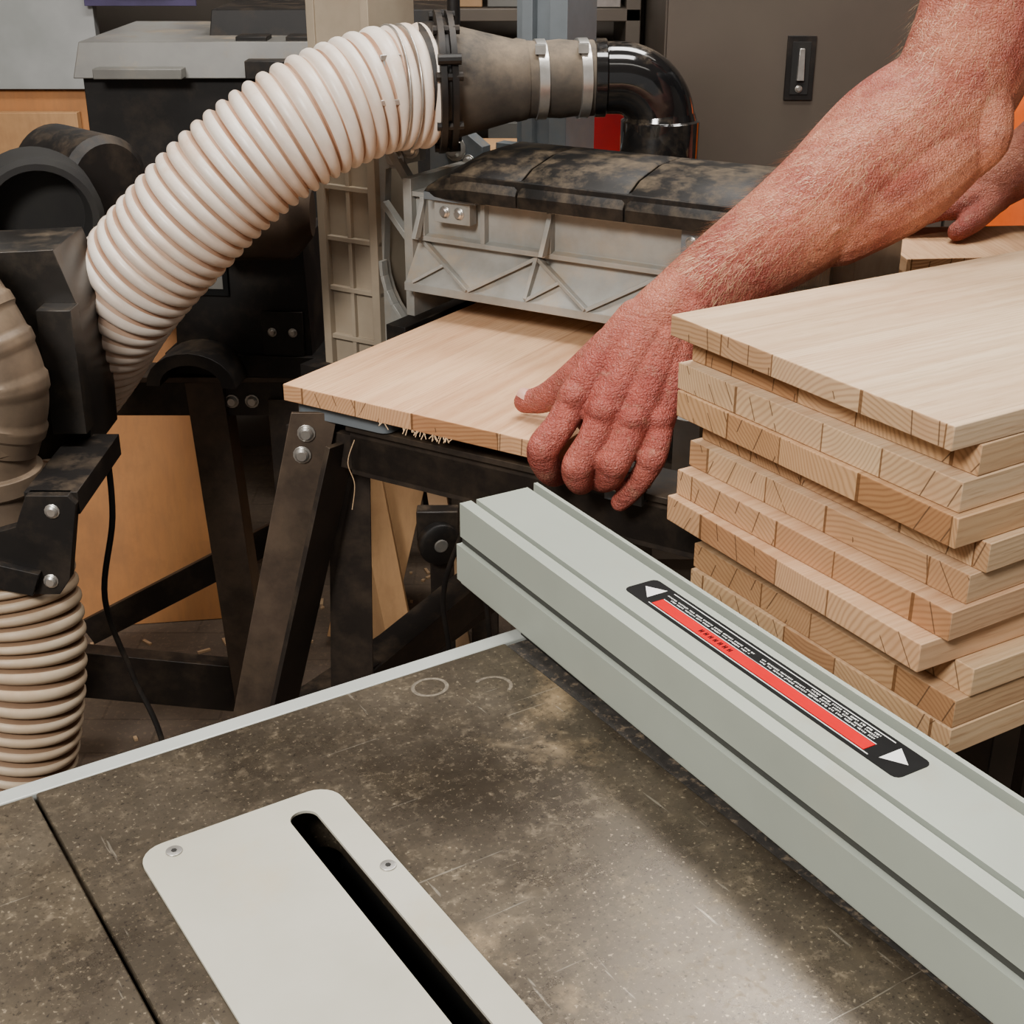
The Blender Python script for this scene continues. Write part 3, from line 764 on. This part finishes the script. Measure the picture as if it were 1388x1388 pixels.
o.lathe((-.125,2.10,.345),(.3,-1,0),[(-.002,.012),(.026,.012)],'greyplas',20)
o.box((-.16,2.095,.345),(-.09,2.125,.40),'stand'); o.box((-.14,2.11,0),(-.10,2.14,.345),'stand'); o.done()
o=Obj("sawdust_debris",(0,0,0),0,0)
for i in range(160):
    x=random.uniform(-1.0,.1);y=random.uniform(1.7,2.8);l=random.uniform(.005,.03);an=random.uniform(0,3.14)
    T=Matrix.Translation((x,y,.0015))@Matrix.Rotation(an,4,'Z'); o.box((-l/2,-.003,-.001),(l/2,.003,.003),'chip',T)
o.done()
o=Obj("wood_splinters",(0,0,0),0,0)
for i in range(30):
    t=random.choice((.55,.60,.42,.5))+random.uniform(-.05,.05); p=Vector((bx+.34*t*math.cos(rad(-32.2)),by+.34*t*math.sin(rad(-32.2)),.846))
    q=p+Vector((random.uniform(-.005,.005),-.002,random.uniform(-.006,-.001)))
    o.beam(p+Vector((0,.001,.001)),q,.0009,.0006,'chip',(0,1,0))
o.sweep([(-.168,1.372,.812),(-.175,1.362,.79),(-.169,1.362,.765),(-.173,1.362,.735)],lambda s,t:.0005,'chip',6)
o.done()

# ---------------------------------------------------------------- person
pe=empty("man_at_sander",(.98,1.70,0))
bpy.context.view_layer.update()
def fin(o,**k):
    ob=o.done(**k); ob.parent=pe; ob.matrix_parent_inverse=pe.matrix_world.inverted(); return ob
o=Obj("left_arm_and_hand",bevel=0); S='skin'
o.limb([(.499,1.47,1.392,.066),(.472,1.43,1.29,.065),(.447,1.40,1.21,.063),(.414,1.382,1.152,.060),(.345,1.35,1.108,.059),(.275,1.315,1.058,.053),(.205,1.283,1.018,.043),(.160,1.262,.990,.037)],S,8,24)
o.limb([(.425,1.365,1.125,.045),(.375,1.338,1.092,.049),(.31,1.318,1.057,.043)],S)
o.limb([(.40,1.40,1.165,.041),(.35,1.375,1.137,.041),(.29,1.34,1.09,.035)],S)
o.limb([(.445,1.365,1.18,.030),(.452,1.345,1.135,.024),(.438,1.350,1.118,.028)],S)
o.limb([(.17,1.265,.998,.036),(.137,1.252,.975,.034),(.110,1.236,.945,.030)],S,6,20)
o.ball((.165,1.235,.992),.016,S)
mcp=[(.058,1.217,.913),(.084,1.199,.905),(.112,1.193,.899),(.136,1.200,.897)]
mr=[.0170,.0175,.0170,.0155]
base=[(.118,1.250,.978),(.130,1.238,.972),(.142,1.234,.966),(.152,1.238,.962)]
for (bx_,by_,bz_),(x,y,z),r in zip(base,mcp,mr):
    o.limb([(bx_,by_,bz_,.023),((bx_+x)/2,(by_+y)/2,(bz_+z)/2+.003,.0205),(x,y,z,r)],S)
o.limb([(.132,1.262,.955,.028),(.108,1.245,.915,.026),(.098,1.225,.888,.020)],S)
o.limb([(.10,1.255,.945,.026),(.078,1.240,.912,.022),(.075,1.225,.893,.017)],S)
o.limb([(.148,1.245,.95,.024),(.138,1.222,.905,.020)],S)
fingers=[
 [(.058,1.217,.911,.0160),(.044,1.203,.892,.0148),(.0290,1.194,.873,.0156),(.033,1.205,.850,.0136),(.041,1.225,.8335,.0118),(.054,1.246,.830,.0098)],
 [(.084,1.199,.903,.0165),(.074,1.186,.884,.0148),(.0610,1.180,.861,.0156),(.0635,1.190,.843,.0136),(.069,1.212,.8335,.0118),(.077,1.235,.830,.0098)],
 [(.111,1.193,.898,.0160),(.103,1.180,.882,.0145),(.0940,1.173,.867,.0150),(.090,1.184,.849,.0132),(.085,1.208,.835,.0116),(.083,1.228,.830,.0096)],
 [(.136,1.200,.897,.0145),(.134,1.187,.884,.0130),(.129,1.180,.869,.0132),(.120,1.179,.850,.0114),(.110,1.184,.833,.0104),(.102,1.191,.820,.0090)]]
for f_ in fingers: o.limb(f_,S,5,16)
for x,y,z in mcp: o.ball((x-.001,y-.0045,z+.005),.0148,S)
for i,f_ in enumerate(fingers): o.ball((f_[2][0]-.001,f_[2][1]-.003,f_[2][2]+.001),.0148-.001*(i==3),S)
for f_ in fingers:
    p0=Vector(f_[1][:3]);p1=Vector(f_[2][:3]);p2=Vector(f_[3][:3]); d=(p2-p0).normalized(); n=Vector((-.15,-1,.25)); n=(n-d*n.dot(d)).normalized(); sd=d.cross(n)
    for k in (-.0055,-.0028,0,.0028):
        c=p1+d*k*1.0+n*(f_[2][3]*.93+.0012)
        o.limb([tuple(c-sd*.007-n*.0025)+(.0010,),tuple(c)+(.0013,),tuple(c+sd*.007-n*.0025)+(.0010,)],S,3,6)
o.limb([(.125,1.262,.968,.026),(.095,1.262,.943,.025),(.068,1.268,.921,.0195),(.045,1.280,.900,.0155),(.030,1.290,.8875,.0142),(.013,1.300,.8810,.0114)],S,6,18)
o.ball((.046,1.279,.901),.0160,S)
o.limb([(.085,1.252,.935,.019),(.060,1.240,.913,.013)],S)
for (bx_,by_,bz_),(x,y,z) in zip(base,mcp):
    o.limb([(bx_-.002,by_-.010,bz_+.014,.005),((bx_+x)/2-.001,(by_+y)/2-.011,(bz_+z)/2+.0150,.0042),(x,y-.007,z+.010,.006)],S,5,8)
o.limb([(.135,1.225,.985,.003),(.115,1.215,.955,.003),(.100,1.198,.932,.0028),(.097,1.188,.915,.0025)],S,5,8)
o.limb([(.36,1.30,1.113,.004),(.30,1.279,1.086,.003),(.26,1.268,1.066,.003),(.22,1.256,1.048,.003),(.18,1.238,1.02,.003)],S,5,8)
o.limb([(.22,1.245,1.018,.003),(.26,1.262,1.038,.003),(.30,1.268,1.062,.003)],S,5,8)
fin(o,remesh=.0015,smooth=2)
o=Obj("thumb_nail",bevel=0)
Tn=Matrix.Translation((.0135,1.2940,.8922))@Matrix.Rotation(rad(-40),4,'Z')@Matrix.Rotation(rad(14),4,'Y')@Matrix.Rotation(rad(24),4,'X')
vs=[];fs=[]
for i in range(7):
    for j in range(7):
        u=-1+2*i/6;v=-1+2*j/6
        vs.append((u*.0080*(1-.12*v*v),v*.0074*(1-.15*u*u),.0016-.0026*v*v-.0008*u*u))
for i in range(6):
    for j in range(6): fs.append((i*7+j,(i+1)*7+j,(i+1)*7+j+1,i*7+j+1))
o.add(vs,fs,'nail',Tn); fin(o)
o=Obj("right_arm_and_hand",bevel=0)
o.limb([(.66,1.88,1.40,.060),(.74,1.85,1.27,.056),(.79,1.81,1.15,.052),(.73,1.775,1.10,.052),(.67,1.755,1.055,.045),(.615,1.745,1.02,.037),(.59,1.74,1.005,.034)],S,7,20)
for i,(dx,dy) in enumerate(((-.005,-.035),(-.012,-.012),(-.010,.010),(-.002,.032))):
    k=(.545+dx,1.735+dy,.990)
    o.limb([(.60,1.745+dy*.5,1.0,.024),(k[0],k[1],k[2],.0165)],S)
    o.limb([(k[0],k[1],k[2],.0145),(k[0]-.028,k[1]-.002,.982,.0125),(k[0]-.052,k[1]-.004,.969,.0105)],S)
o.limb([(.595,1.72,.995,.02),(.565,1.685,.978,.015),(.54,1.665,.968,.012)],S)
fin(o,remesh=.0026,smooth=3)
o=Obj("shirt_torso",bevel=0)
o.limb([(1.0,1.70,.90,.15),(.93,1.70,1.05,.155),(.84,1.70,1.20,.16),(.77,1.69,1.33,.155),(.72,1.68,1.42,.11)],'shirt',6,28,side=(0,1,0),fl=.75)
o.limb([(.62,1.55,1.42,.075),(.70,1.68,1.47,.085),(.70,1.82,1.43,.075)],'shirt',6,20)
o.limb([(.60,1.53,1.43,.075),(.525,1.49,1.40,.076),(.498,1.462,1.355,.077)],'shirt',6,20)
o.limb([(.70,1.84,1.42,.075),(.67,1.88,1.40,.073),(.715,1.86,1.31,.068)],'shirt',6,20)
fin(o,remesh=.006,smooth=4)
o=Obj("trousers",bevel=0)
o.limb([(1.0,1.70,.98,.145),(1.03,1.70,.88,.15)],'jeans',4,24,side=(0,1,0),fl=.8)
for y in (1.61,1.79): o.limb([(1.03,y,.86,.092),(1.0,y,.50,.068),(1.04,y,.10,.055)],'jeans',6,20)
fin(o,remesh=.008,smooth=3)
o=Obj("boots",bevel=.01)
for y in (1.61,1.79):
    o.limb([(1.07,y,.055,.045),(.98,y,.05,.045),(.90,y,.04,.038)],'dark',5,20); o.limb([(1.06,y,.05,.045),(1.05,y,.16,.05)],'dark',4,18)
    o.box((.86,y-.045,0),(1.11,y+.045,.02),'dark')
fin(o)
o=Obj("head",bevel=0)
o.limb([(.70,1.68,1.45,.06),(.655,1.67,1.54,.055)],S,4,20)
o.ball((.61,1.665,1.66),.10,S,32,(1.0,.78,1.15))
o.ball((.575,1.665,1.60),.065,S,24,(1,.85,.9))
o.limb([(.515,1.665,1.665,.010),(.498,1.665,1.625,.014)],S)
for y in (1.59,1.74): o.ball((.63,y,1.65),.03,S,16,(.6,.3,1.1))
for y in (1.635,1.695): o.limb([(.522,y-.012,1.69,.008),(.522,y+.012,1.69,.008)],S)
o.limb([(.512,1.645,1.59,.007),(.508,1.665,1.59,.008),(.512,1.685,1.59,.007)],S)
fin(o,remesh=.004,smooth=3)
o=Obj("eyes",bevel=0)
for y in (1.637,1.693): o.ball((.525,y,1.672),.012,'white',16); o.ball((.516,y,1.671),.006,'dark',12)
fin(o)
o=Obj("hair",bevel=0); o.ball((.635,1.665,1.69),.102,'hair',32,(.98,.84,1.08)); fin(o)
o=Obj("forearm_hair",bevel=0)
ctr=cr([(.472,1.43,1.29,.065),(.414,1.382,1.152,.062),(.345,1.35,1.108,.060),(.275,1.315,1.058,.054),(.205,1.283,1.018,.044),(.17,1.265,.995,.038)],20)
for i in range(5000):
    k=random.randrange(2,len(ctr)-2); c=Vector(ctr[k][:3]); r=ctr[k][3]; d=(Vector(ctr[k+1][:3])-Vector(ctr[k-1][:3])).normalized()
    x=d.orthogonal().normalized(); y=d.cross(x); an=random.uniform(0,2*math.pi); n=(x*math.cos(an)+y*math.sin(an))
    p=c+n*(r*.99); tip=p+(n*.6+d*.8+Vector((random.uniform(-.35,.35),random.uniform(-.35,.35),-.25)))*random.uniform(.008,.016)
    s_=d.cross(n)*.00017
    o.add([p-s_,p+s_,tip],[(0,1,2)],'armhair')
fin(o)
